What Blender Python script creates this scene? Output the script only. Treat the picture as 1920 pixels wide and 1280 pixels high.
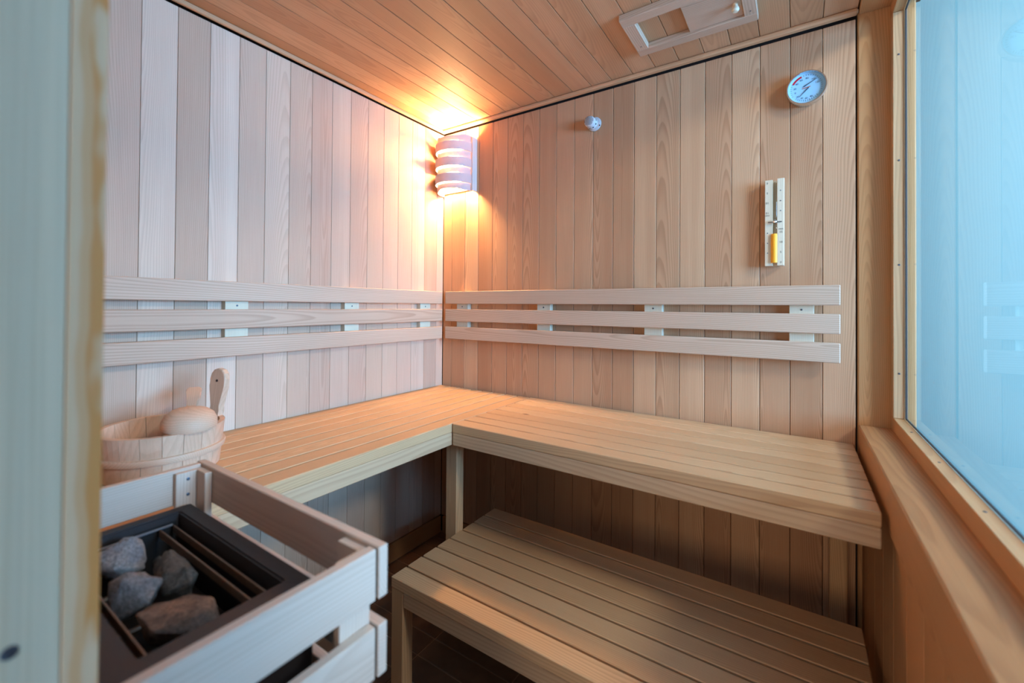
import bpy, bmesh, math, random
from mathutils import Vector, Matrix, noise
random.seed(7)
S = bpy.context.scene
COL = S.collection
for o in list(bpy.data.objects):
    bpy.data.objects.remove(o)

# ------------------------------------------------------------------ camera
def camera():
    yaw, pit, rol = -0.58857, 0.00951, 0.00734
    fw = Vector((math.sin(yaw)*math.cos(pit), math.cos(yaw)*math.cos(pit), math.sin(pit)))
    rt = Vector((math.cos(yaw), -math.sin(yaw), 0)); up = rt.cross(fw)
    c, s = math.cos(rol), math.sin(rol)
    r2 = c*rt + s*up; u2 = -s*rt + c*up
    cd = bpy.data.cameras.new('camera'); co = bpy.data.objects.new('camera', cd); COL.objects.link(co)
    m = Matrix((r2, u2, -fw)).transposed().to_4x4(); m.translation = Vector((1.43421, -1.56296, 1.22216))
    co.matrix_world = m
    cd.sensor_width = 36; cd.sensor_fit = 'HORIZONTAL'; cd.lens = 808.1/1920*36
    cd.shift_x = (960-955.54)/1920; cd.shift_y = (566.07-640)/1920
    cd.clip_start = 0.01; cd.clip_end = 50
    cd.dof.use_dof = True; cd.dof.focus_distance = 1.75; cd.dof.aperture_fstop = 2.8
    S.camera = co
camera()

# ------------------------------------------------------------------ light, world, exposure
S.view_settings.view_transform = 'Standard'; S.view_settings.look = 'None'
S.view_settings.gamma = 1; S.view_settings.use_curve_mapping = False
S.view_settings.exposure = 0.0
W = bpy.data.worlds.new('world'); S.world = W; W.use_nodes = True
W.node_tree.nodes['Background'].inputs[0].default_value = (.6, .8, 1, 1)
W.node_tree.nodes['Background'].inputs[1].default_value = 0.1

def area(name, loc, target, size, power, color, size_y=None):
    l = bpy.data.lights.new(name, 'AREA'); l.energy = power; l.color = color
    l.shape = 'RECTANGLE'; l.size = size; l.size_y = size_y or size
    o = bpy.data.objects.new(name, l); COL.objects.link(o); o.location = loc
    d = Vector(target)-Vector(loc); o.rotation_euler = d.to_track_quat('-Z', 'Y').to_euler()
    return o
# ceiling light and daylight opening of the hall, then two added fill lights
area('hall_daylight', (3.9, -.95, 1.52), (0.0, -0.75, 1.35), 1.6, 235, (.27, .555, .96), .95)
area('hall_ceiling_light', (3.2, -1.1, 2.5), (1.0, -.5, .6), .3, 26, (1, .86, .70))
area('hall_wall_fill', (3.0, -.6, 2.66), (2.3, .5, 1.2), .9, 14, (.80, .90, 1))  # added fill, only brightens the hall wall behind the glass
area('door_side_fill', (1.25, -3.5, 1.15), (1.2, -1.6, 1.35), 1.2, 19, (1, .72, .48))  # added warm fill behind the camera, lifts bench fronts and ceiling
LAMP_STRENGTH = 980.0

# ------------------------------------------------------------------ materials
class NT:
    def __init__(s, name):
        s.m = bpy.data.materials.new(name); s.m.use_nodes = True; s.t = s.m.node_tree
        s.b = s.t.nodes['Principled BSDF']; s.out = s.t.nodes['Material Output']
    def n(s, typ, **kw):
        x = s.t.nodes.new(typ)
        for k, v in kw.items(): setattr(x, k, v)
        return x
    def link(s, a, b): s.t.links.new(a, b)
    def put(s, sock, v):
        if hasattr(v, 'is_output') or isinstance(v, bpy.types.NodeSocket): s.link(v, sock)
        else: sock.default_value = v
    def math(s, op, a, b=0.0, c=None, clamp=False):
        x = s.n('ShaderNodeMath', operation=op, use_clamp=clamp); s.put(x.inputs[0], a); s.put(x.inputs[1], b)
        if c is not None: s.put(x.inputs[2], c)
        return x.outputs[0]
    def mix(s, f, a, b, mode='MIX'):
        x = s.n('ShaderNodeMix', data_type='RGBA', blend_type=mode)
        s.put(x.inputs[0], f); s.put(x.inputs[6], a); s.put(x.inputs[7], b); return x.outputs[2]
    def smooth(s, v, a, b, lo=0., hi=1.):
        x = s.n('ShaderNodeMapRange', interpolation_type='SMOOTHSTEP'); s.put(x.inputs[0], v)
        for i, k in enumerate((a, b, lo, hi)): s.put(x.inputs[1+i], k)
        return x.outputs[0]

def c4(c): return (c[0], c[1], c[2], 1)

def wood(name, cols, ring=.35, tint=.5, rough=.55, spacing=250., knots=True, seed=0., two=.6):
    """cols: three board colours; every board picks its own by object random; grain runs along local X"""
    N = NT(name)
    tc = N.n('ShaderNodeTexCoord'); oi = N.n('ShaderNodeObjectInfo')
    sep = N.n('ShaderNodeSeparateXYZ'); N.link(tc.outputs['Object'], sep.inputs[0])
    x, y, z = sep.outputs
    rnd = N.math('ADD', oi.outputs['Random'], seed)
    wn = N.n('ShaderNodeTexWhiteNoise', noise_dimensions='1D'); N.link(rnd, wn.inputs['W'])
    rs = N.n('ShaderNodeSeparateColor'); N.link(wn.outputs['Color'], rs.inputs[0])
    r1, r2, r3 = rs.outputs[:3]
    wn2 = N.n('ShaderNodeTexWhiteNoise', noise_dimensions='1D'); N.link(N.math('ADD', rnd, 3.7), wn2.inputs['W'])
    rs2 = N.n('ShaderNodeSeparateColor'); N.link(wn2.outputs['Color'], rs2.inputs[0])
    r4, r5, r6 = rs2.outputs[:3]
    xo = N.math('MULTIPLY_ADD', r1, 40.0, x)
    def noise3(sx, sy, sz, det=2., rough_=.5):
        cv = N.n('ShaderNodeCombineXYZ')
        N.put(cv.inputs[0], N.math('MULTIPLY', xo, sx)); N.put(cv.inputs[1], N.math('MULTIPLY', y, sy)); N.put(cv.inputs[2], N.math('MULTIPLY', z, sz))
        q = N.n('ShaderNodeTexNoise'); q.inputs['Scale'].default_value = 1; q.inputs['Detail'].default_value = det; q.inputs['Roughness'].default_value = rough_
        N.link(cv.outputs[0], q.inputs['Vector']); return q.outputs[0]
    warp = N.math('SUBTRACT', noise3(1.8, 9, 9, 2.), .5)
    # rings of a slightly tilted trunk cut by the board
    y0 = N.math('MULTIPLY', N.math('SUBTRACT', r2, .5), .16)
    z0 = N.math('MULTIPLY_ADD', r3, .05, .004)
    sl = N.math('MULTIPLY', N.math('SUBTRACT', r4, .5), .11)
    dy = N.math('SUBTRACT', y, y0)
    dz = N.math('ADD', N.math('ADD', z, z0), N.math('MULTIPLY', sl, x))
    rad = N.math('SQRT', N.math('ADD', N.math('MULTIPLY', dy, dy), N.math('MULTIPLY', dz, dz)))
    rad = N.math('ADD', rad, N.math('MULTIPLY', warp, .022))
    ph = N.math('FRACT', N.math('MULTIPLY', rad, spacing))
    late = N.math('MULTIPLY', N.smooth(ph, .25, .85), N.smooth(ph, .9, 1.0, 1., 0.))
    fibre = noise3(5, 700, 700, 2., .7)
    broad = noise3(.5, 26, 26, 1.5)
    blotch = noise3(3.0, 12, 12, 3.)
    a = N.mix(N.smooth(r5, .3, .7), c4(cols[0]), c4(cols[1]))
    a = N.mix(N.math('MULTIPLY', N.smooth(r6, .45, .8), tint*1.6, clamp=True), a, c4(cols[2]))
    b = N.mix(.5, c4(cols[2]), c4(cols[0]))
    base = N.mix(N.math('MULTIPLY', N.smooth(broad, .42, .62), two), a, b)
    # value per board
    val = N.math('MULTIPLY_ADD', r1, .30*tint*2, 1-.15*tint*2)
    dark = N.math('SUBTRACT', 1.0, N.math('MULTIPLY', late, ring))
    dark = N.math('MULTIPLY', dark, N.math('MULTIPLY_ADD', fibre, .30, .85))
    dark = N.math('MULTIPLY', dark, N.math('MULTIPLY_ADD', blotch, .18, .91))
    dark = N.math('MULTIPLY', dark, val)
    cc = N.n('ShaderNodeCombineColor')
    N.put(cc.inputs[0], N.math('POWER', dark, .8)); N.put(cc.inputs[1], dark); N.put(cc.inputs[2], N.math('POWER', dark, 1.15))
    col = N.mix(1.0, base, cc.outputs[0], 'MULTIPLY')
    if knots:
        cv = N.n('ShaderNodeCombineXYZ'); N.put(cv.inputs[0], N.math('MULTIPLY', xo, 2.2)); N.put(cv.inputs[1], N.math('MULTIPLY', y, 9)); N.put(cv.inputs[2], r2)
        v = N.n('ShaderNodeTexVoronoi'); v.inputs['Scale'].default_value = 1; N.link(cv.outputs[0], v.inputs['Vector'])
        vs = N.n('ShaderNodeSeparateColor'); N.link(v.outputs['Color'], vs.inputs[0])
        k = N.math('MULTIPLY', N.smooth(v.outputs['Distance'], .015, .045, 1., 0.), N.math('GREATER_THAN', vs.outputs[0], .86))
        col = N.mix(N.math('MULTIPLY', k, .75), col, (.12, .05, .025, 1))
    N.link(col, N.b.inputs['Base Color'])
    N.b.inputs['Roughness'].default_value = rough
    N.b.inputs['Specular IOR Level'].default_value = .3
    bp = N.n('ShaderNodeBump'); bp.inputs['Strength'].default_value = .25; bp.inputs['Distance'].default_value = .0006
    N.link(dark, bp.inputs['Height']); N.link(bp.outputs[0], N.b.inputs['Normal'])
    return N.m

def plain(name, col, rough=.5, metal=0., spec=.5, noise_amt=0., scale=40.):
    N = NT(name)
    N.b.inputs['Base Color'].default_value = c4(col); N.b.inputs['Roughness'].default_value = rough
    N.b.inputs['Metallic'].default_value = metal; N.b.inputs['Specular IOR Level'].default_value = spec
    if noise_amt:
        tc = N.n('ShaderNodeTexCoord'); q = N.n('ShaderNodeTexNoise'); q.inputs['Scale'].default_value = scale; q.inputs['Detail'].default_value = 5
        N.link(tc.outputs['Object'], q.inputs['Vector'])
        f = N.math('MULTIPLY_ADD', q.outputs[0], noise_amt*2, 1-noise_amt)
        cc = N.n('ShaderNodeCombineColor')
        for i in range(3): N.put(cc.inputs[i], f)
        N.link(N.mix(1., c4(col), cc.outputs[0], 'MULTIPLY'), N.b.inputs['Base Color'])
    return N.m

M = {}
M['wall'] = wood('hemlock_panelling', [(.62, .38, .22), (.565, .32, .18), (.49, .255, .135)], ring=.22, tint=.42)
M['leftwall'] = wood('pale_hemlock_panelling', [(.68, .50, .37), (.63, .44, .31), (.56, .35, .245)], ring=.12, tint=.42, seed=.31)
M['ceil'] = wood('ceiling_panelling', [(.62, .35, .19), (.57, .31, .16), (.50, .26, .13)], ring=.13, tint=.35, seed=.6)
M['bench'] = wood('bench_timber', [(.66, .42, .225), (.61, .375, .195), (.56, .33, .165)], ring=.18, tint=.25, knots=True, seed=.2)
M['fascia'] = wood('bench_fascia_timber', [(.62, .42, .25), (.60, .40, .235), (.52, .32, .18)], ring=.16, tint=.2, spacing=120., knots=False, seed=.83)
M['slat'] = wood('backrest_timber', [(.62, .45, .325), (.58, .41, .29), (.54, .37, .26)], ring=.2, tint=.2, spacing=190., knots=False, seed=.45)
M['trim'] = wood('trim_timber', [(.58, .31, .135), (.54, .28, .12), (.49, .245, .10)], ring=.16, tint=.2, knots=False, seed=.12)
M['pale'] = wood('pale_guard_timber', [(.62, .50, .40), (.60, .47, .375), (.57, .43, .33)], ring=.12, tint=.15, knots=False, seed=.9)
M['pine'] = wood('pine_post_timber', [(.58, .50, .33), (.60, .50, .33), (.55, .44, .27)], ring=.12, tint=.1, spacing=60., knots=False, seed=.5)
M['alder'] = wood('bucket_timber', [(.66, .46, .32), (.65, .45, .31), (.62, .41, .28)], ring=.10, tint=.12, knots=False, seed=.71)
M['birch'] = wood('timer_timber', [(.74, .64, .47), (.74, .64, .47), (.70, .58, .42)], ring=.06, tint=.05, knots=False, seed=.1)
M['veneer'] = wood('lampshade_veneer', [(.80, .66, .60), (.80, .65, .58), (.78, .62, .54)], ring=.10, tint=.1, knots=False, seed=.4)
M['black'] = plain('black_backing', (.012, .008, .006), .9)
M['gap'] = plain('dark_gap', (.018, .010, .007), .9)
M['screw'] = plain('screw_steel', (.10, .12, .15), .35, .8)
M['chrome'] = plain('chrome', (.75, .78, .8), .18, 1.)
M['steel'] = plain('dark_coated_steel', (.032, .027, .028), .55, .2, noise_amt=.25, scale=300)
M['inner'] = plain('heater_inside', (.008, .007, .007), .7, .2)
M['copper'] = plain('heater_strip', (.20, .13, .09), .45, .6, noise_amt=.3, scale=90)
M['glint'] = plain('lip_glint', (.5, .55, .6), .3, .8)  # pale metal for the painted-in glint on the heater rim
M['whiteplastic'] = plain('white_plastic', (.55, .55, .56), .4)
M['darkhole'] = plain('dark_hole', (.02, .02, .025), .8)
M['sand'] = plain('orange_sand', (.95, .42, .02), .5, noise_amt=.08, scale=900)
M['print'] = plain('dark_print', (.05, .05, .05), .6)
M['dialprint'] = plain('dial_print', (.02, .04, .09), .6)
M['red'] = plain('red_print', (.45, .005, .02), .5)
M['orangeprint'] = plain('brown_print', (.45, .16, .10), .5)
M['dial'] = plain('dial_face', (.30, .58, .82), .4)
M['paint'] = plain('hall_blue_paint', (.25, .365, .325), .5)
M['hallfloor'] = plain('hall_floor', (.35, .42, .46), .5, noise_amt=.1, scale=6)
M['whitepaint'] = plain('hall_ceiling_paint', (.7, .78, .84), .7)
M['tile'] = plain('brown_floor_tile', (.16, .085, .05), .45, noise_amt=.3, scale=25)
M['grout'] = plain('floor_grout', (.34, .22, .15), .8)

def rock_mat(name, col, col2):
    N = NT(name)
    tc = N.n('ShaderNodeTexCoord')
    def nz(s, d):
        q = N.n('ShaderNodeTexNoise'); q.inputs['Scale'].default_value = s; q.inputs['Detail'].default_value = d; q.inputs['Roughness'].default_value = .7
        N.link(tc.outputs['Object'], q.inputs['Vector']); return q.outputs[0]
    a, b = nz(26, 4), nz(260, 4)
    col = N.mix(N.smooth(a, .4, .6), c4(col), c4(col2))
    f = N.math('MULTIPLY_ADD', b, 2.6, -.25); cc = N.n('ShaderNodeCombineColor')
    for i in range(3): N.put(cc.inputs[i], f)
    N.link(N.mix(1., col, cc.outputs[0], 'MULTIPLY'), N.b.inputs['Base Color'])
    N.b.inputs['Roughness'].default_value = .8
    bp = N.n('ShaderNodeBump'); bp.inputs['Strength'].default_value = .8; bp.inputs['Distance'].default_value = .002
    N.link(b, bp.inputs['Height']); N.link(bp.outputs[0], N.b.inputs['Normal'])
    return N.m
M['rock'] = [rock_mat('grey_stone', (.15, .16, .175), (.20, .205, .21)), rock_mat('dark_stone', (.05, .052, .05), (.10, .095, .085)),
             rock_mat('brown_stone', (.19, .135, .105), (.09, .07, .06)), rock_mat('blue_grey_stone', (.17, .175, .19), (.24, .235, .23))]

def translucent(m, f):
    t = m.node_tree; b = t.nodes['Principled BSDF']; out = t.nodes['Material Output']
    tl = t.nodes.new('ShaderNodeBsdfTranslucent'); tl.inputs[0].default_value = (.75, .50, .36, 1)
    mx = t.nodes.new('ShaderNodeMixShader'); mx.inputs[0].default_value = f
    t.links.new(b.outputs[0], mx.inputs[1]); t.links.new(tl.outputs[0], mx.inputs[2]); t.links.new(mx.outputs[0], out.inputs[0])
M['shade'] = wood('lampshade_thin_veneer', [(.68, .57, .56), (.68, .56, .54), (.66, .54, .52)], ring=.08, tint=.1, knots=False, seed=.4)
translucent(M['shade'], .05)
def glass_mat():
    N = NT('window_glass'); t = N.t
    tr = N.n('ShaderNodeBsdfTransparent'); tr.inputs[0].default_value = (.93, .985, 1, 1)
    gl = N.n('ShaderNodeBsdfGlossy'); gl.inputs['Roughness'].default_value = .004
    fr = N.n('ShaderNodeFresnel'); fr.inputs[0].default_value = 1.5
    ge = N.n('ShaderNodeNewGeometry')
    f = N.math('MULTIPLY', N.math('MULTIPLY', fr.outputs[0], .8, clamp=True), N.math('SUBTRACT', 1., ge.outputs['Backfacing']), clamp=True)
    mx = N.n('ShaderNodeMixShader'); N.link(f, mx.inputs[0]); N.link(tr.outputs[0], mx.inputs[1]); N.link(gl.outputs[0], mx.inputs[2])
    N.link(mx.outputs[0], N.out.inputs[0]); return N.m
M['glass'] = glass_mat()
def lampm():
    N = NT('glowing_bulb'); e = N.n('ShaderNodeEmission'); e.inputs[0].default_value = (1, .56, .24, 1); e.inputs[1].default_value = LAMP_STRENGTH
    N.link(e.outputs[0], N.out.inputs[0]); return N.m
M['bulb'] = lampm()
def tube():
    N = NT('timer_tube_glass'); tr = N.n('ShaderNodeBsdfTransparent'); tr.inputs[0].default_value = (.93, .96, .95, 1)
    gl = N.n('ShaderNodeBsdfGlossy'); gl.inputs['Roughness'].default_value = .05
    mx = N.n('ShaderNodeMixShader'); mx.inputs[0].default_value = .05
    N.link(tr.outputs[0], mx.inputs[1]); N.link(gl.outputs[0], mx.inputs[2]); N.link(mx.outputs[0], N.out.inputs[0]); return N.m
M['tube'] = tube()

# ------------------------------------------------------------------ geometry helpers
def link(name, me, mat=None, parent=None):
    o = bpy.data.objects.new(name, me); COL.objects.link(o)
    if mat is not None and not me.materials: me.materials.append(mat)
    if parent is not None: o.parent = parent
    return o
def empty(name, loc=(0, 0, 0)):
    o = bpy.data.objects.new(name, None); COL.objects.link(o); o.location = loc; o.empty_display_size = .05; return o
def tag(o, label, cat, group=None):
    o['label'] = label; o['category'] = cat
    if group: o['group'] = group
    return o
def struct(o, label=None):
    o['kind'] = 'structure'
    if label: o['label'] = label
    return o
CACHE = {}
def board_mesh(L, Wd, T, ch, mat):
    k = (round(L, 4), round(Wd, 4), round(T, 4), ch, mat.name)
    if k in CACHE: return CACHE[k]
    a, b = Wd/2, T/2
    sec = [(-a+ch, -b), (a-ch, -b), (a, -b+ch), (a, b-ch), (a-ch, b), (-a+ch, b), (-a, b-ch), (-a, -b+ch)]
    vs = []; h = L/2; e = min(ch, h*.3)
    for (xx, sc) in ((-h, 1), (-h+e, 0), (h-e, 0), (h, 1)):
        for (p, q) in sec:
            f = sc*ch
            vs.append((xx, p*(1-f/a) if sc else p, q*(1-f/b) if sc else q))
    fs = []
    for r in range(3):
        for i in range(8):
            j = (i+1) % 8; fs.append((r*8+i, (r+1)*8+i, (r+1)*8+j, r*8+j))
    fs.append(tuple(range(7, -1, -1))[::-1]); fs.append(tuple(24+i for i in range(7, -1, -1)))
    me = bpy.data.meshes.new('board'); me.from_pydata(vs, [], fs); me.update()
    bm = bmesh.new(); bm.from_mesh(me); bmesh.ops.recalc_face_normals(bm, faces=bm.faces); bm.to_mesh(me); bm.free()
    me.materials.append(mat); CACHE[k] = me; return me
AX = {'x': Vector((1, 0, 0)), 'y': Vector((0, 1, 0)), 'z': Vector((0, 0, 1))}
def board(name, lo, hi, along, mat, parent=None, face=None, ch=.0015):
    """box from lo to hi, grain along an axis; face = thickness axis (default the thinnest)"""
    lo = Vector(lo); hi = Vector(hi); d = hi-lo; c = (lo+hi)/2
    dims = {'x': d.x, 'y': d.y, 'z': d.z}
    rest = [k for k in 'xyz' if k != along]
    if face is None: face = min(rest, key=lambda k: dims[k])
    wd = [k for k in rest if k != face][0]
    ch = min(ch, dims[face]*.3, dims[wd]*.3)
    me = board_mesh(dims[along], dims[wd], dims[face], ch, mat)
    X, Y = AX[along], AX[wd]; Z = X.cross(Y)
    m = Matrix((X, Y, Z)).transposed().to_4x4(); m.translation = c
    o = link(name, me, None, parent)
    if parent is not None: m = world(parent).inverted() @ m
    o.matrix_basis = m
    return o
def world(o):
    m = o.matrix_basis.copy()
    while o.parent: o = o.parent; m = o.matrix_basis @ m
    return m
def box(name, lo, hi, mat, parent=None):
    return board(name, lo, hi, max('xyz', key=lambda k: hi['xyz'.index(k)]-lo['xyz'.index(k)]), mat, parent, ch=.0006)
def bm_obj(name, bm, mat, parent=None, smooth=False, wmat=None):
    bmesh.ops.recalc_face_normals(bm, faces=bm.faces)
    me = bpy.data.meshes.new(name); bm.to_mesh(me); bm.free()
    if smooth:
        for p in me.polygons: p.use_smooth = True
    o = link(name, me, mat, parent)
    m = wmat if wmat is not None else Matrix.Identity(4)
    if parent is not None: m = world(parent).inverted() @ m
    o.matrix_basis = m
    return o
def frame_m(origin, zdir, xdir=None):
    z = Vector(zdir).normalized(); x = Vector(xdir) if xdir else (Vector((0, 0, 1)) if abs(z.z) < .9 else Vector((1, 0, 0)))
    x = (x-z*x.dot(z)).normalized(); y = z.cross(x)
    m = Matrix((x, y, z)).transposed().to_4x4(); m.translation = Vector(origin); return m
def cyl(name, origin, zdir, r, h, mat, parent=None, seg=24, r2=None, smooth=True, xdir=None, bev=0):
    prof = [(0, 0), (r, 0), ((r2 if r2 is not None else r), h), (0, h)]
    return lathe(name, origin, zdir, prof, mat, parent, seg, xdir)
def lathe(name, origin, zdir, prof, mat, parent=None, seg=32, xdir=None):
    bm = bmesh.new(); rings = []
    for (r, h) in prof:
        if r < 1e-6: rings.append([bm.verts.new((0, 0, h))])
        else: rings.append([bm.verts.new((r*math.cos(2*math.pi*i/seg), r*math.sin(2*math.pi*i/seg), h)) for i in range(seg)])
    for a, b in zip(rings, rings[1:]):
        for i in range(seg):
            j = (i+1) % seg
            if len(a) == 1 and len(b) == 1: continue
            if len(a) == 1: bm.faces.new((a[0], b[i], b[j]))
            elif len(b) == 1: bm.faces.new((a[i], a[j], b[0]))
            else: bm.faces.new((a[i], a[j], b[j], b[i]))
    o = bm_obj(name, bm, mat, parent, False, frame_m(origin, zdir, xdir))
    me = o.data
    for p in me.polygons: p.use_smooth = True
    for e in me.edges: pass
    try: me.set_sharp_from_angle(angle=math.radians(35))
    except Exception: pass
    return o
def screw(loc, d, parent, r=.0035, name='screw'):
    return lathe(name, Vector(loc)-Vector(d)*.001, d, [(0, 0), (r, 0), (r, .0014), (r*.6, .0018), (0, .0012)], M['screw'], parent, 10)
def prism(name, outline, depth, mat, wmat, parent=None, hole=None, ch=.002):
    """flat outline (2D, local XY) extruded along local Z with softened edges"""
    bm = bmesh.new()
    a = [bm.verts.new((p[0], p[1], 0)) for p in outline]; b = [bm.verts.new((p[0], p[1], depth)) for p in outline]
    n = len(a)
    for i in range(n): bm.faces.new((a[i], a[(i+1) % n], b[(i+1) % n], b[i]))
    bm.faces.new(a[::-1]); bm.faces.new(b)
    ed = [e for e in bm.edges if abs(e.verts[0].co.z-e.verts[1].co.z) < 1e-6]
    bmesh.ops.bevel(bm, geom=ed, offset=ch, segments=2, profile=.5, affect='EDGES')
    g = Matrix(((0, 1, 0, 0), (-1, 0, 0, 0), (0, 0, 1, 0), (0, 0, 0, 1)))
    bm.transform(g)          # grain (local X) along the outline's length
    return bm_obj(name, bm, mat, parent, False, wmat @ g.inverted())

H = 2.049; CZ = 2.070; YF = -1.47; XW = 1.585; P = .08
# ------------------------------------------------------------------ room shell
wb = struct(empty('wall_back', (0.8, 0, 0)), 'back wall of vertical hemlock boards')
box('backing', (-.10, .014, 0), (1.60, .07, 2.12), M['gap'], wb)
edges = [0.002] + [.056+P*k for k in range(20)] 
edges = [e for e in edges if e < 1.5] + [1.5725]
for a, b in zip(edges, edges[1:]):
    board('plank', (a+.0007, 0, .213), (b-.0007, .014, H), 'z', M['wall'], wb, face='y', ch=.0011)
wl = struct(empty('wall_left', (0, -.7, 0)), 'left wall of vertical pale hemlock boards')
box('backing', (-.07, -1.56, 0), (-.014, .07, 2.12), M['gap'], wl)
ed = [0.0, -.046] + [-(.046+P*k) for k in range(1, 18)] + [-1.468]
for a, b in zip(ed, ed[1:]):
    board('plank', (-.014, b+.0005, .213), (0, a-.0005, H), 'z', M['leftwall'], wl, face='x', ch=.0008)
FZ = .130
bl = struct(empty('baseboard_left', (0, -.7, 0)), 'brown skirting board at foot of left wall')
board('skirting_board', (-.008, -1.468, .131), (.004, -.002, .208), 'y', M['trim'], bl)
bb = struct(empty('baseboard_back', (.8, 0, 0)), 'brown skirting board at foot of back wall')
board('skirting_board', (.012, -.004, .131), (1.572, .008, .208), 'x', M['trim'], bb)

ce = struct(empty('ceiling', (.8, -.7, 2.07)), 'ceiling of long hemlock boards')
box('backing', (-.07, -1.56, 2.084), (1.72, .07, 2.14), M['gap'], ce)
ced = [-.004] + [.056+P*k for k in range(19)] + [1.577]
for a, b in zip(ced, ced[1:]):
    board('plank', (a+.0008, YF-.09, CZ), (b-.0008, -.004, CZ+.014), 'y', M['ceil'], ce, face='z', ch=.0011)
# cornice strips with the dark shadow gap under them
t1 = struct(empty('trim_1', (.8, 0, 2.05)), 'thin cornice strip along the back wall')
board('cornice_strip', (.012, -.024, H+.006), (1.577, -.002, CZ), 'x', M['ceil'], t1, ch=.006)
t2 = struct(empty('trim_2', (0, -.7, 2.05)), 'thin cornice strip along the left wall')
board('cornice_strip', (.001, YF, H+.006), (.013, -.001, CZ), 'y', M['ceil'], t2, ch=.003)

# floor of small brown tiles
fl = struct(empty('floor', (.8, -.7, 0)), 'dark brown tiled floor')
box('grout_bed', (-.07, YF-.09, FZ-.04), (1.70, .07, FZ-.002), M['grout'], fl)
xs = [-.184+.30*k for k in range(8)]; ys = [-.510+.0775*k for k in range(-14, 8)]
for i in range(len(xs)-1):
    for j in range(len(ys)-1):
        x0, x1 = max(xs[i]+.03, 0), min(xs[i+1]+.03, 1.585); y0, y1 = max(ys[j], YF-.085), min(ys[j+1], 0)
        if x1-x0 > .02 and y1-y0 > .01:
            board('tile', (x0+.0015, y0+.0015, FZ-.008), (x1-.0015, y1-.0015, FZ), 'x', M['tile'], fl, face='z')

# window wall
wr = struct(empty('wall_right', (1.6, -.7, 0)), 'window wall with hemlock boards under the sill')
box('backing', (1.601, -1.56, 0), (1.70, .07, .88), M['gap'], wr)
k = 0; y = -.004
while y > -1.46:
    y2 = max(y-.118, -1.468)
    board('plank', (1.586, y2+.0008, 0), (1.600, y-.0008, .797), 'z', M['trim'], wr, face='x', ch=.0011); y = y2
board('corner_post', (1.5765, .001, 0.0), (1.70, .06, 2.07), 'z', M['trim'], wr, face='y', ch=.003)
board('lintel', (1.579, -1.56, 2.058), (1.72, .0, 2.084), 'y', M['trim'], wr, face='z')
board('end_post', (1.60, -1.56, .895), (1.70, -1.28, 2.06), 'z', M['trim'], wr, face='y', ch=.002)  # out of view; widened to shade the door jamb and heater guard
w1 = struct(empty('window_1', (1.66, -.7, .9)), 'large fixed window with wooden beads and deep sill')
sl = board('window_sill', (1.578, -1.468, .800), (1.70, -.0005, .895), 'y', M['trim'], w1, face='x', ch=.003)
sl['label'] = 'deep wooden sill board under the glass'
BX0, BX1 = 1.648, 1.672
rb = board('bottom_bead', (BX0, -1.28, .895), (BX1, -.0005, .930), 'y', M['trim'], w1, ch=.001)
hb = board('top_bead', (BX0, -1.28, 2.022), (BX1, -.0005, 2.058), 'y', M['trim'], w1, ch=.001)
sb = board('side_bead', (BX0, -.030, .9305), (BX1, -.0005, 2.0215), 'z', M['bench'], w1, ch=.001)
sb2 = board('side_bead', (BX0, -1.28, .9305), (BX1, -1.25, 2.0215), 'z', M['bench'], w1, ch=.001)
for z in (1.05, 1.34, 1.62, 1.905): screw((BX0+.012, -.0302, z), (0, -1, 0), sb, .0025)
for yy in (-.18, -.42, -.66, -.92): screw((BX0+.012, yy, .9302), (0, 0, 1), rb, .0025)
for yy in (-.18, -.66): screw((BX0+.012, yy, 2.0218), (0, 0, -1), hb, .0025)
gl = board('glass_pane', (1.676, -1.28, .895), (1.682, -.0005, 2.058), 'y', M['glass'], w1, face='x', ch=.0002)
for nm, lo, hi in (('gasket', (BX1, -1.25, .930), (1.676, -.03, .9335)), ('gasket', (BX1, -1.25, 2.0185), (1.676, -.03, 2.022)),
                   ('gasket', (BX1, -.0335, .930), (1.676, -.03, 2.022)), ('gasket', (BX1, -1.25, .930), (1.676, -1.2465, 2.022))):
    box(nm, lo, hi, M['print'], w1)

# front wall with the door opening the photographer stands in
wf = struct(empty('wall_front', (.5, -1.5, 0)), 'front wall beside the doorway')
box('backing', (-.07, -1.56, 0), (.97, -1.485, 2.12), M['gap'], wf)
x = 0.0
while x < .97:
    x2 = min(x+P, .972)
    board('plank', (x+.0008, -1.484, 0), (x2-.0008, YF, H), 'z', M['leftwall'], wf, face='y', ch=.0011); x = x2
board('head_board', (.972, -1.56, 2.0), (1.60, -1.47, 2.058), 'x', M['trim'], wf, face='z')
d1 = struct(empty('door_1', (1.0, -1.5, 0)), 'pale pine door jamb filling the left edge')
def jamb_mat():
    # planed pine with a resinous orange heart streak along its corner
    N = NT('pine_jamb_timber')
    tc = N.n('ShaderNodeTexCoord'); sep = N.n('ShaderNodeSeparateXYZ'); N.link(tc.outputs['Object'], sep.inputs[0])
    x, y, z = sep.outputs
    def nz(sx, sy, off=0., det=2.):
        cv = N.n('ShaderNodeCombineXYZ'); N.put(cv.inputs[0], N.math('MULTIPLY_ADD', x, sx, off)); N.put(cv.inputs[1], N.math('MULTIPLY', y, sy))
        q = N.n('ShaderNodeTexNoise'); q.inputs['Scale'].default_value = 1; q.inputs['Detail'].default_value = det
        N.link(cv.outputs[0], q.inputs['Vector']); return q.outputs[0]
    a = N.mix(N.smooth(nz(1.2, 60), .35, .65), (.66, .58, .42, 1), (.72, .61, .43, 1))
    a = N.mix(N.math('MULTIPLY', N.smooth(nz(4, 300, 7), .4, .7), .3), a, (.50, .42, .26, 1))
    wav = N.math('ADD', y, N.math('MULTIPLY', N.math('SUBTRACT', nz(9, 3, 2.), .5), .016))
    return N, a, wav, nz
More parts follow.
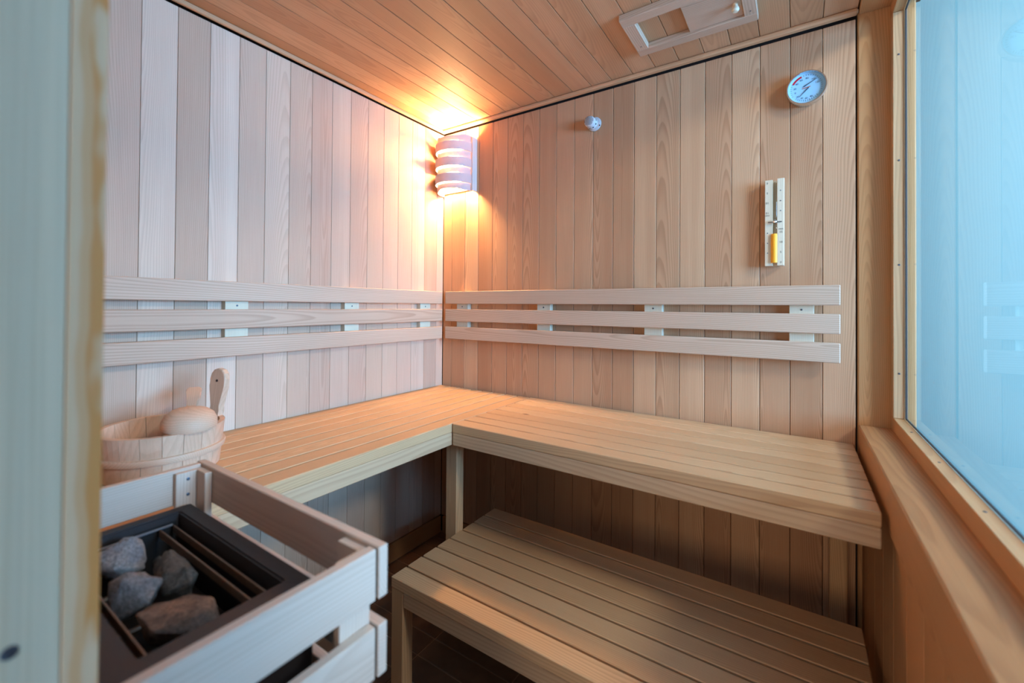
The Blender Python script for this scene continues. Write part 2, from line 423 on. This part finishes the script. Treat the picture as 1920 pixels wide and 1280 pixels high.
N, a, wav, nz = jamb_mat(); N.link(a, N.b.inputs['Base Color']); N.b.inputs['Roughness'].default_value = .6; M['jamb'] = N.m
N, a, wav, nz = jamb_mat()
s1 = N.math('MULTIPLY', N.smooth(wav, -.0055, -.002), N.smooth(wav, .001, .004, 1., 0.))
heart = N.math('MULTIPLY', N.smooth(nz(11, 40, 11.), .36, .48), N.smooth(wav, -.001, .003))
a = N.mix(.6, a, (.78, .46, .24, 1))
a = N.mix(N.math('MULTIPLY', N.math('MAXIMUM', N.math('MULTIPLY', s1, .5), heart), 1.0, clamp=True), a, (.66, .28, .07, 1))
N.link(a, N.b.inputs['Base Color']); N.b.inputs['Roughness'].default_value = .6; M['heart'] = N.m
jp = board('jamb_post', (.974, -1.60, 0), (1.030, -1.4885, 2.0), 'z', M['jamb'], d1, face='x', ch=.0006)
board('jamb_edge', (.974, -1.488, 0), (1.031, -1.4695, 2.0), 'z', M['heart'], d1, face='x', ch=.0006)['label'] = 'jamb edge with orange resin streaks'
screw((1.030, -1.5105, 1.006), (1, 0, 0), jp, .0042)
struct(board('door_head_trim', (1.031, -1.56, 1.98), (1.60, -1.47, 2.0), 'x', M['jamb'], d1, face='z'))

# hall outside the sauna
hw = struct(box('wall_hall_back', (1.70, .55, 0), (4.3, .62, 2.75), M['paint'])); hw['label'] = 'pale blue hall wall seen through the glass'
struct(box('wall_hall_right', (4.3, -4.2, 0), (4.37, .62, 2.75), M['paint']))
struct(box('wall_hall_front', (-1.2, -4.27, 0), (4.37, -4.2, 2.75), M['paint']))
struct(box('wall_hall_left', (-1.27, -4.27, 0), (-1.2, -1.56, 2.75), M['paint']))
struct(box('floor_hall', (-1.27, -4.27, .02), (4.37, .62, .085), M['hallfloor']))
struct(box('ceiling_hall', (-1.27, -4.27, 2.75), (4.37, .62, 2.8), M['whitepaint']))

# ------------------------------------------------------------------ benches
def bench(name, L, D, top, along, org, label, legs, nsl=8, tslat=.029, hf=.041):
    """org: front-start corner; along 'x' or 'y'. For 'x': front faces -y; for 'y': front faces +x"""
    e = empty(name, org); tag(e, label, 'bench', 'slatted benches of the sauna')
    X0, Y0 = org[0], org[1]
    pitch = D/nsl; g = .0068
    def bx(nm, l0, l1, d0, d1, z0, z1, mat, al=None, ch=.002, face=None):
        # l along length, d = distance from the front edge
        if along == 'x': lo, hi = (X0+l0, Y0+d0, z0), (X0+l1, Y0+d1, z1)
        else: lo, hi = (X0-d1, Y0+l0, z0), (X0-d0, Y0+l1, z1)
        if al == 'len' or al is None: a = along
        elif al == 'dep': a = 'y' if along == 'x' else 'x'
        else: a = 'z'
        return board(nm, lo, hi, a, mat, e, ch=ch, face=face)
    for i in range(nsl):
        d0 = i*pitch; d1 = d0+pitch-(g if i < nsl-1 else 0)
        bx('slat', 0, L, d0, d1, top-tslat, top, M['bench'], ch=.0018, face='z')
    zb = top-tslat-.0005
    bx('front_rail', 0 if not legs.get('inset') else legs['inset'], L, .001, .024, zb-hf, zb, M['fascia'])
    bx('back_rail', 0.02, L-.02, D-.03, D-.006, zb-hf, zb, M['bench'])
    for s in legs['beams']: bx('cross_beam', s, s+.03, .0245, D-.0305, zb-hf, zb, M['bench'], 'dep')
    for (l0, l1, d0, d1, z1) in legs['legs']: bx('leg', l0, l1, d0, d1, .1302, z1, M['bench'], 'z', ch=.0025)
    return e
ZB, ZL = .84, .467
bench('upper_bench', 1.062, .492, ZB, 'x', (.5045, -.499, .13), 'upper slatted wooden bench along the back wall, ending at the window sill',
      dict(beams=[.06, .52, 1.0], legs=[(1.005, 1.045, .44, .485, ZB-.071)]))
bench('upper_bench', 1.435, .4985, ZB, 'y', (.5015, -1.445, .13), 'upper slatted wooden bench along the left wall, carrying the bucket',
      dict(beams=[.05, .5, .95, 1.37], legs=[(.985, 1.022, .0105, .0585, ZB-.071)]))
bench('lower_bench', 1.070, .493, ZL, 'x', (.4925, -.737, .13), 'low slatted step bench standing on the floor before the back wall',
      dict(inset=.0475, beams=[.055, .52, 1.0], legs=[(0, .047, .001, .039, ZL-.0295), (.06, .107, .445, .49, ZL-.071), (1.02, 1.067, .03, .07, ZL-.071), (1.02, 1.067, .445, .49, ZL-.071)]))

# ------------------------------------------------------------------ backrests
zr = [(1.231, 1.289), (1.150, 1.2065), (1.068, 1.1245)]
br = tag(empty('backrest', (.8, 0, 1.07)), 'three slat wooden backrest rail mounted on the back wall', 'backrest', 'backrest rails')
for (a, b) in zr: board('slat', (.053, -.042, a), (1.535, -.024, b), 'x', M['slat'], br, ch=.002)
for (a, b) in ((.110, .176), (.543, .604), (.982, 1.044), (1.414, 1.475)):
    bt = board('batten', (a, -.0235, 1.072), (b, -.0005, 1.286), 'z', M['birch'], br, ch=.001)
    screw(((a+b)/2, -.0238, 1.218), (0, -1, 0), bt, .0028)
bL = tag(empty('backrest', (0, -.7, 1.07)), 'three slat wooden backrest rail mounted on the left wall', 'backrest', 'backrest rails')
for (a, b) in zr: board('slat', (.024, -1.46, a), (.042, -.047, b), 'y', M['slat'], bL, ch=.002)
for (a, b) in ((-.173, -.109), (-.562, -.499), (-.968, -.903), (-1.42, -1.36)):
    bt = board('batten', (.0005, a, 1.072), (.0235, b, 1.286), 'z', M['birch'], bL, ch=.001)
    screw((.0238, (a+b)/2, 1.218), (1, 0, 0), bt, .0028)

# ------------------------------------------------------------------ corner lamp
lp = tag(empty('wall_lamp', (.1, 0, 1.87)), 'glowing wall lamp with bent wooden strip shade in the room corner', 'lamp')
def strip(z0, z1, r, th, half, e=0.):
    bm = bmesh.new(); n = 30; rows = []
    cx = .103
    for i in range(n+1):
        a = math.pi*i/n; ring = []; t = min(a, math.pi-a)/math.pi; ex = e*max(0., min(1., ((.40 if a < 1.57 else .26)-t)/.08))
        # flattened half round standing off the wall
        for (rr, zz) in ((r, z0-ex), (r, z1+ex), (r-th, z1+ex), (r-th, z0-ex)):
            ring.append(bm.verts.new((cx-math.cos(a)*rr*half, -.026-math.sin(a)*rr*1.02, zz)))
        rows.append(ring)
    for a, b in zip(rows, rows[1:]):
        for k in range(4): bm.faces.new((a[k], a[(k+1) % 4], b[(k+1) % 4], b[k]))
    bm.faces.new(rows[0]); bm.faces.new(rows[-1][::-1])
    o = bm_obj('bent_strip', bm, M['shade'], lp)
    for p in o.data.polygons: p.use_smooth = True
    try: o.data.set_sharp_from_angle(angle=math.radians(35))
    except Exception: pass
    return o
for zc in (1.943, 1.871, 1.799): strip(zc-.0195, zc+.0195, .098, .003, .98)
for zc in (1.979, 1.907, 1.835, 1.765): strip(zc-.0110, zc+.0110, .083, .003, 1.10, .0075)
board('side_board', (.196, -.034, 1.748), (.206, -.0005, 1.992), 'z', M['veneer'], lp)
board('side_board', (.001, -.034, 1.748), (.0085, -.0005, 1.992), 'z', M['veneer'], lp)
board('back_plate', (.010, -.006, 1.76), (.195, -.0005, 1.98), 'z', M['veneer'], lp)
lathe('lamp_holder', (.103, -.0535, 1.772), (0, 0, 1), [(0, 0), (.018, 0), (.018, .026), (.014, .029), (0, .029)], M['whiteplastic'], lp, 20)
lathe('holder_arm', (.103, -.006, 1.785), (0, -1, 0), [(0, 0), (.007, 0), (.007, .03), (0, .03)], M['whiteplastic'], lp, 12)
pr = [(0, 0), (.018, 0), (.030, .010), (.040, .035), (.0415, .075), (.040, .105), (.030, .130), (.015, .142), (0, .145)]
lathe('frosted_globe', (.103, -.0535, 1.802), (0, 0, 1), pr, M['bulb'], lp, 20)

# ------------------------------------------------------------------ thermometer
tm = tag(empty('thermometer', (1.456, 0, 1.874)), 'round chrome rimmed thermometer dial with red arc on back wall', 'thermometer')
R = .0505
lathe('housing', (1.456, -.0005, 1.874), (0, -1, 0), [(0, 0), (R-.003, 0), (R-.003, .020), (0, .020)], M['chrome'], tm, 48)
lathe('bezel', (1.456, -.018, 1.874), (0, -1, 0), [(R-.002, 0), (R, .001), (R, .010), (R-.0015, .0125), (R-.004, .0125), (R-.005, .009), (R-.005, 0)], M['chrome'], tm, 48)
lathe('dial_face', (1.456, -.0205, 1.874), (0, -1, 0), [(0, 0), (R-.005, 0), (R-.005, .0015), (0, .0015)], M['dial'], tm, 48)
def dial(r, ang, z=-.0223):  # ang clockwise from top, degrees
    a = math.radians(ang); return Vector((1.456+r*math.sin(a), z, 1.874+r*math.cos(a)))
def flat_poly(name, pts, mat, parent, th=.0004):
    bm = bmesh.new(); vs = [bm.verts.new(p) for p in pts]; f = bm.faces.new(vs)
    r = bmesh.ops.extrude_face_region(bm, geom=[f]); nrm = f.normal.copy()
    for g in r['geom']:
        if isinstance(g, bmesh.types.BMVert): g.co.y -= th
    return bm_obj(name, bm, mat, parent)
arc = [dial(.040, a) for a in range(-62, -17, 4)] + [dial(.0345, a) for a in range(-18, -63, -4)]
bm = bmesh.new()
q = [(dial(.040, a), dial(.0345, a)) for a in range(-62, -17, 4)]
vv = [(bm.verts.new(a), bm.verts.new(b)) for a, b in q]
for a, b in zip(vv, vv[1:]): bm.faces.new((a[0], b[0], b[1], a[1]))
bm_obj('red_arc', bm, M['red'], tm)
bm = bmesh.new()
for ctr, rr0, rr1, rng in (((0, 0), .036, .040, range(-10, 116, 9)), ((0, 0), .036, .040, range(-118, -62, 9)), ((0, 0), .034, .039, range(135, 226, 8))):
    for a in rng:
        t = Vector((math.cos(math.radians(a)), 0, -math.sin(math.radians(a))))*.0004
        p0, p1 = dial(rr0, a), dial(rr1, a)
        bm.faces.new([bm.verts.new(v) for v in (p0-t, p1-t, p1+t, p0+t)])
o = bm_obj('scale_marks', bm, M['dialprint'], tm)
def needle(name, c, tip, w, mat):
    c, tip = Vector(c), Vector(tip); d = (tip-c).normalized(); s = Vector((d.z, 0, -d.x))
    return flat_poly(name, [c-d*.007+s*w, c-s*0-d*.009, c-d*.007-s*w, tip-s*.0004, tip+s*.0004], mat, tm, .0005)
yn = -.0235
needle('needle', (1.456, yn, 1.882), (1.482, yn, 1.896), .0016, M['dialprint'])
needle('needle', (1.456, yn, 1.868), (1.438, yn, 1.850), .0016, M['dialprint'])
flat_poly('centre_mark', [(1.446, -.0225, 1.8725), (1.466, -.0225, 1.8755), (1.466, -.0225, 1.878), (1.446, -.0225, 1.875)], M['orangeprint'], tm)
def text(s, loc, size, mat, parent, name='printed_number', rot=(math.pi/2, 0, 0)):
    c = bpy.data.curves.new('t', 'FONT'); c.body = s; c.size = size; c.align_x = 'CENTER'; c.align_y = 'CENTER'; c.resolution_u = 2
    o = bpy.data.objects.new('t', c); COL.objects.link(o)
    dg = bpy.context.evaluated_depsgraph_get(); me = bpy.data.meshes.new_from_object(o.evaluated_get(dg))
    bpy.data.objects.remove(o)
    from mathutils import Euler
    n = link(name, me, None, parent); me.materials.clear(); me.materials.append(mat)
    m = Euler(rot).to_matrix().to_4x4(); m.translation = Vector(loc)
    n.matrix_basis = world(parent).inverted() @ m
    return n
for s, a in (('0', -108), ('20', -82), ('40', -54), ('60', -26), ('80', 4), ('100', 38), ('120', 68)):
    text(s, dial(.0285, a, -.0226), .0075, M['dialprint'], tm)
for s, a in (('20', -135), ('40', -158), ('60', 180), ('80', 156)):
    text(s, dial(.030, a, -.0226), .0065, M['dialprint'], tm)

# ------------------------------------------------------------------ sand timer
st = tag(empty('sand_timer', (1.376, 0, 1.35)), 'pale wooden sand timer with orange sand on back wall', 'timer')
board('pivot_plate', (1.366, -.006, 1.44), (1.386, -.0005, 1.52), 'z', M['birch'], st)
lb = board('side_panel', (1.351, -.030, 1.3505), (1.372, -.012, 1.613), 'z', M['birch'], st, ch=.001)
rb_ = board('side_panel', (1.383, -.034, 1.3505), (1.4015, -.012, 1.614), 'z', M['birch'], st, ch=.001)
board('back_board', (1.351, -.0118, 1.3505), (1.4015, -.0065, 1.613), 'z', M['birch'], st, ch=.0008)
XT = 1.3775
lathe('glass_tube', (XT, -.027, 1.358), (0, 0, 1), [(0, 0), (.0075, 0), (.0082, .01), (.0082, .1), (.006, .115), (.0015, .123), (.006, .132), (.0082, .147), (.0082, .238), (.0075, .247), (0, .247)], M['tube'], st, 20)
lathe('sand', (XT-.0015, -.0290, 1.3595), (0, 0, 1), [(0, 0), (.0088, 0), (.0092, .006), (.0092, .084), (.0080, .088), (0, .0885)], M['sand'], st, 20)
lathe('pivot_screw', (XT, -.034, 1.484), (0, -1, 0), [(0, 0), (.0045, 0), (.0055, .002), (.005, .0055), (.003, .0075), (0, .008)], M['chrome'], st, 20)
bm_ = lathe('pivot_bar', (XT-.018, -.0362, 1.4825), (1, 0, 0), [(0, 0), (.0014, 0), (.0014, .036), (0, .036)], M['screw'], st, 8)
for k, s in enumerate(('0', '5', '10', '15')):
    text(s, (1.3575, -.0303, 1.604-k*.0305), .0085, M['print'], lb, rot=(math.pi/2, 0, 0) if False else (math.pi/2, math.pi, 0))
    text(s, (1.393, -.0343, 1.360+k*.0305), .0085, M['print'], rb_)
text('min', (1.3575, -.0303, 1.504), .0080, M['print'], lb, rot=(math.pi/2, math.pi, 0))
text('min', (1.393, -.0343, 1.461), .0080, M['print'], rb_)
for z in (1.390, 1.420, 1.451): screw((1.3585, -.0303, z), (0, -1, 0), lb, .0016, 'scale_dot')
for z in (1.516, 1.546, 1.577): screw((1.3925, -.0343, z), (0, -1, 0), rb_, .0016, 'scale_dot')

# ------------------------------------------------------------------ temperature sensor
se = tag(empty('temperature_sensor', (.775, 0, 1.928)), 'small white perforated sensor cap with screws on back wall', 'sensor')
SC = Vector((.773, 0, 1.930))
lathe('mounting_flange', SC+Vector((.008, -.0005, -.002)), (0, -1, 0), [(0, 0), (.027, 0), (.027, .003), (.024, .005), (0, .005)], M['whiteplastic'], se, 28)
lathe('cap', SC+Vector((0, -.005, 0)), (0, -1, 0), [(0, 0), (.022, 0), (.021, .026), (.019, .031), (.013, .033), (0, .034)], M['whiteplastic'], se, 28)
bm = bmesh.new()
for i in range(-3, 4):
    for j in range(-5, 6):
        if (i*.0055)**2+(j*.0032)**2 > .0172**2: continue
        c = SC+Vector((i*.0055, -.0400, j*.0032))
        bm.faces.new([bm.verts.new(c+Vector((math.cos(t)*.0016, -.0003, math.sin(t)*.0010))) for t in [k*math.pi/3 for k in range(6)]])
for i in range(9):
    a = 2*math.pi*(i+.4)/9; rr = .0221
    c = SC+Vector((math.cos(a)*rr, -.017, math.sin(a)*rr)); t = Vector((-math.sin(a), 0, math.cos(a)))
    bm.faces.new([bm.verts.new(c+t*.0030*math.cos(k*math.pi/4)+Vector((0, .0038*math.sin(k*math.pi/4), 0))) for k in range(8)])
o = bm_obj('vent_holes', bm, M['darkhole'], se); o['kind'] = 'stuff'
for dx, dz in ((.030, -.012),): screw(SC+Vector((dx, -.0055, dz)), (0, -1, 0), se, .0028)

# ------------------------------------------------------------------ ceiling vent
cv = tag(empty('ceiling_vent', (1.17, -.25, CZ)), 'sliding wooden ventilation hatch with knob on the ceiling', 'vent')
zt, zbm = CZ-.0005, CZ-.020
board('frame_rail', (1.001, -.180, zbm), (1.341, -.145, zt), 'x', M['slat'], cv)
board('frame_rail', (1.001, -.354, zbm), (1.341, -.319, zt), 'x', M['slat'], cv)
fs_ = board('frame_stile', (1.001, -.3185, zbm), (1.038, -.1805, zt), 'y', M['slat'], cv, face='z')
fe_ = board('frame_stile', (1.308, -.3185, zbm), (1.341, -.1805, zt), 'y', M['slat'], cv, face='z')
board('sliding_panel', (1.162, -.3185, zbm+.007), (1.3075, -.1805, zt-.001), 'x', M['slat'], cv, face='z')
lathe('knob', (1.292, -.243, zbm+.007), (0, 0, -1), [(0, 0), (.007, 0), (.006, .006), (.009, .012), (.010, .017), (.007, .022), (0, .0235)], M['birch'], cv, 20)
screw((1.020, -.20, zbm-.0002), (0, 0, -1), fs_, .002); screw((1.325, -.20, zbm-.0002), (0, 0, -1), fe_, .002)

# ------------------------------------------------------------------ wooden bucket
BC = Vector((.203, -1.172, ZB)); RT, RB, BH = .121, .111, .100
bk = tag(empty('sauna_bucket', BC), 'round wooden stave bucket with one tall pierced ear on left bench', 'bucket')
ns = 20
for i in range(ns):
    a0 = 2*math.pi*i/ns+.0035; a1 = 2*math.pi*(i+1)/ns-.0035
    bm = bmesh.new(); V = []
    for (t) in (0, 1):
        z = .0015 if t == 0 else BH; rr = RB+(RT-RB)*t
        row = []
        for s in range(4):
            a = a0+(a1-a0)*s/3
            row.append((bm.verts.new((rr*math.cos(a), rr*math.sin(a), z)), bm.verts.new(((rr-.011)*math.cos(a), (rr-.011)*math.sin(a), z))))
        V.append(row)
    lo, hi = V
    for s in range(3):
        bm.faces.new((lo[s][0], lo[s+1][0], hi[s+1][0], hi[s][0])); bm.faces.new((lo[s][1], hi[s][1], hi[s+1][1], lo[s+1][1]))
        bm.faces.new((lo[s][0], lo[s][1], lo[s+1][1], lo[s+1][0])); bm.faces.new((hi[s][0], hi[s+1][0], hi[s+1][1], hi[s][1]))
    for s in (0, 3): bm.faces.new((lo[s][0], hi[s][0], hi[s][1], lo[s][1]))
    bmesh.ops.recalc_face_normals(bm, faces=bm.faces)
    # local X must run with the grain (upwards): rotate mesh into that frame
    mm = Matrix(((0, 0, 1, 0), (0, 1, 0, 0), (-1, 0, 0, 0), (0, 0, 0, 1)))
    bm.transform(mm)
    bm_obj('stave', bm, M['alder'], bk, False, Matrix.Translation(BC) @ mm.inverted())
lathe('bottom', BC+Vector((0, 0, .006)), (0, 0, 1), [(0, 0), (RB-.011, 0), (RB-.011, .010), (0, .010)], M['alder'], bk, 40)
for zb0, hh in ((.040, .015),):
    r0 = RB+(RT-RB)*zb0/BH; r1 = RB+(RT-RB)*(zb0+hh)/BH
    lathe('hoop', BC+Vector((0, 0, zb0)), (0, 0, 1), [(r0-.0005, 0), (r0+.0055, .001), (r0+.0065, .0035), (r1+.0065, hh-.0035), (r1+.0055, hh-.001), (r1-.0005, hh)], M['alder'], bk, 56)
ear = [(-.014, -.0), (-.012, .018), (-.0135, .030), (-.019, .055), (-.0235, .075), (-.0245, .092), (-.021, .105), (-.013, .114), (0, .1175),
       (.013, .114), (.021, .105), (.0245, .092), (.0235, .075), (.019, .055), (.0135, .030), (.012, .018), (.014, 0)]
th = math.radians(108); pa = math.radians(90); rp = Vector((math.cos(pa), math.sin(pa), 0)); rd = Vector((math.cos(th), math.sin(th), 0)); tg = Vector((-rd.y, rd.x, 0))
lean = (Vector((0, 0, 1))+rd*.10).normalized()
m = Matrix((-tg, lean, (-tg).cross(lean))).transposed().to_4x4(); m.translation = BC+rp*(RT-.004)+Vector((0, 0, BH-.008))
ear = [(p, q*1.07) for p, q in ear]
eo = prism('ear', ear, .016, M['alder'], m, bk, ch=.003)
e2 = m.copy(); 
lathe('ear_hole', m @ Vector((0, .094, -.0006)), m.to_3x3() @ Vector((0, 0, 1)), [(0, 0), (.0032, 0), (.0032, .0172), (0, .0172)], M['darkhole'], bk, 14)

# ------------------------------------------------------------------ ladle
ld = tag(empty('ladle', (.285, -1.150, .945)), 'wooden ladle lying bowl down across the bucket rim', 'ladle')
LC = Vector((.283, -1.148, .9435)); ax = Vector((.10, -.02, 1)).normalized()
lathe('ladle_bowl', LC, ax, [(0, .020), (.040, .001), (.0525, 0), (.0535, .004), (.0525, .015), (.047, .027), (.036, .036), (.020, .041), (0, .043)], M['alder'], ld, 40)
p0 = LC+Vector((-.030, .012, .022)); p1 = Vector((.135, -1.085, 1.008)); d = (p1-p0); Lh = d.length; X = d.normalized()
Yv = Vector((0, 0, 1)).cross(X).normalized(); Z = X.cross(Yv)
m = Matrix((Yv, X, Yv.cross(X))).transposed().to_4x4(); m.translation = p0+Z*.0
oh = [(-.009, 0), (-.010, Lh*.4), (-.015, Lh*.8), (-.0165, Lh-.008), (-.011, Lh), (.011, Lh), (.0165, Lh-.008), (.015, Lh*.8), (.010, Lh*.4), (.009, 0)]
prism('ladle_handle', oh, .014, M['alder'], m, ld, ch=.004)

# ------------------------------------------------------------------ sauna heater and its guard
ht = tag(empty('sauna_heater', (.74, -1.34, .45)), 'black steel sauna heater inside the wooden guard rail', 'heater')
RZ = .872
ox0, ox1, oy0, oy1 = .545, .945, -1.462, -1.2385
ix0, ix1, iy0, iy1 = .563, .889, -1.408, -1.262
bm = bmesh.new()
def ring(pts, z): return [bm.verts.new((p[0], p[1], z)) for p in pts]
O = [(ox0, oy0), (ox1, oy0), (ox1, oy1), (ox0, oy1)]; I = [(ix0, iy0), (ix1, iy0), (ix1, iy1), (ix0, iy1)]
ro_b, ro_t, ri_t, ri_b = ring(O, RZ-.035), ring(O, RZ), ring(I, RZ-.002), ring(I, RZ-.03)
for a, b in ((ro_b, ro_t), (ro_t, ri_t), (ri_t, ri_b), (ri_b, ro_b)):
    for i in range(4):
        j = (i+1) % 4; bm.faces.new((a[i], a[j], b[j], b[i]))
bmesh.ops.bevel(bm, geom=[e for e in bm.edges if all(abs(v.co.z-RZ) < .003 for v in e.verts)], offset=.0025, segments=2, affect='EDGES')
bm_obj('top_rim', bm, M['steel'], ht)
for nm, lo, hi in (('side_panel', (.555, -1.452, .36), (.562, -1.248, RZ-.032)), ('side_panel', (.928, -1.452, .36), (.935, -1.248, RZ-.032)),
                   ('front_panel', (.5625, -1.255, .36), (.9275, -1.248, RZ-.032)), ('back_panel', (.5625, -1.468, .36), (.9275, -1.440, RZ-.032)),
                   ('bottom_panel', (.5625, -1.439, .36), (.9275, -1.256, .368))):
    board(nm, lo, hi, 'z' if nm != 'bottom_panel' else 'x', M['steel'], ht, ch=.002)
board('stone_tray', (.570, -1.405, .770), (.885, -1.266, .776), 'x', M['inner'], ht)
board('tray_wall', (.5640, -1.4075, .770), (.5655, -1.2665, RZ-.014), 'y', M['inner'], ht, ch=.0004)
board('tray_wall', (.8865, -1.4075, .770), (.888, -1.2665, RZ-.031), 'y', M['inner'], ht, ch=.0004)
board('lip_glint', (.5655, -1.385, RZ-.020), (.5685, -1.272, RZ-.017), 'y', M['glint'], ht, ch=.0005)  # pale strip stands in for the reflection along the inner rim edge
for yy in (-1.272, -1.2905, -1.3945):
    board('divider_strip', (.571, yy-.0013, .842), (.884, yy+.0013, RZ-.018), 'x', M['copper'], ht, face='y', ch=.0005)
for q in range(3):
    zz = .80
    pts = [(.58+q*.03+ (.0), -1.38, zz)]
    lathe('heating_element', (.60+q*.11, -1.392, .792), (0, 1, 0), [(0, 0), (.004, 0), (.004, .10), (0, .10)], M['copper'], ht, 10)

gd = tag(empty('heater_guard', (.77, -1.33, .4)), 'pale wooden slatted guard rail around the heater', 'guard rail')
GX0, GX1, GY = .5035, 1.015, -1.2015
for k in range(6):
    z1 = .930-k*.0935; z0 = z1-.062
    if z0 < .37: break
    board('front_board', (GX1-.0135, -1.4665, z0), (GX1-.0005, GY-.0165, z1), 'y', M['pale'], gd, ch=.0012)
    board('side_board', (GX0+.001, GY-.0135, z0), (GX1+.001, GY, z1), 'x', M['pale'], gd, ch=.0012)
    if z0 > .842 :
        board('back_board', (GX0+.0105, -1.4665, z0), (GX0+.0225, GY-.0145, z1), 'y', M['pale'], gd, ch=.0012)
    else:
        board('back_board', (GX0+.0105, -1.4665, z0), (GX0+.0225, GY-.0145, z1), 'y', M['pale'], gd, ch=.0012)
zt_, zb_ = .9245, .385
def post(lo, hi, f, scr):
    o = board('corner_strip', lo, hi, 'z', M['pale'], gd, face=f, ch=.0008)
    for z in (.912, .885):
        screw((scr[0], scr[1], z), scr[2], o, .0028)
    return o
post((GX0+.023, -1.258, zb_), (GX0+.033, GY-.0145, zt_), 'x', (GX0+.0332, -1.240, (1, 0, 0)))
board('corner_strip', (GX0+.0335, GY-.0255, zb_), (GX0+.066, GY-.014, zt_), 'z', M['pale'], gd, ch=.0008)
board('corner_strip', (GX1-.0245, -1.258, zb_), (GX1-.014, GY-.0145, zt_), 'z', M['pale'], gd, face='x', ch=.0008)
board('corner_strip', (GX1-.064, GY-.0255, zb_), (GX1-.025, GY-.014, zt_), 'z', M['pale'], gd, face='y', ch=.0008)

# heater stones
def stone(name, c, size, mat, seed, rz=0., tilt=0., label=''):
    rnd = random.Random(seed); bm = bmesh.new()
    for i in range(20):
        v = Vector((rnd.gauss(0, 1), rnd.gauss(0, 1), rnd.gauss(0, 1))).normalized()
        f = rnd.uniform(.86, 1.05)
        bm.verts.new((v.x*f, v.y*f, v.z*f))
    bmesh.ops.convex_hull(bm, input=bm.verts)
    bmesh.ops.delete(bm, geom=[v for v in bm.verts if not v.link_faces], context='VERTS')
    bmesh.ops.triangulate(bm, faces=bm.faces)
    bmesh.ops.bevel(bm, geom=list(bm.edges), offset=.035, segments=1, affect='EDGES')
    bmesh.ops.triangulate(bm, faces=bm.faces)
    bmesh.ops.subdivide_edges(bm, edges=bm.edges, cuts=2, use_grid_fill=True)
    for v in bm.verts:
        n_ = noise.noise(v.co*2.3+Vector((seed, 0, 0)))*.10+noise.noise(v.co*6+Vector((0, seed, 0)))*.06
        v.co *= 1+n_
        v.co = Vector((v.co.x*size[0], v.co.y*size[1], v.co.z*size[2]))
    m = Matrix.Translation(c) @ Matrix.Rotation(rz, 4, 'Z') @ Matrix.Rotation(tilt, 4, 'Y')
    o = bm_obj(name, bm, mat, None, True, m)
    tag(o, label, 'stone', 'stones in the heater basket'); return o
RK = M['rock']
stone('heater_stone', (.606, -1.348, .842), (.038, .035, .031), RK[3], 3, .3, .2, 'blue-grey heater stone in the far left corner of the basket')
stone('heater_stone', (.634, -1.306, .822), (.024, .014, .018), RK[1], 8, .2, .1, 'small dark heater stone half hidden at the back, against the copper strip')
stone('heater_stone', (.708, -1.316, .838), (.060, .0225, .031), RK[1], 14, -.05, .1, 'dark greenish heater stone with pale top edge, in the middle')
stone('heater_stone', (.716, -1.368, .842), (.044, .028, .030), RK[0], 21, .5, -.2, 'pale grey angular heater stone nearest the door jamb')
stone('heater_stone', (.812, -1.341, .838), (.055, .040, .031), RK[2], 33, .45, .1, 'large brown heater stone at the near end of the basket')
stone('heater_stone', (.652, -1.374, .796), (.024, .017, .019), RK[2], 45, 0, 0, 'dark brown heater stone wedged low under two grey ones')
stone('heater_stone', (.852, -1.322, .794), (.024, .020, .018), RK[1], 57, 0, 0, 'dark heater stone low in the near corner behind the front board')
stone('heater_stone', (.598, -1.380, .790), (.022, .015, .018), RK[0], 63, .4, 0, 'small shadowed grey heater stone beside the near divider strip, next to the jamb')
stone('heater_stone', (.768, -1.302, .792), (.024, .010, .018), RK[1], 71, 0, 0, 'small dark heater stone low between the middle stone and the copper strip')
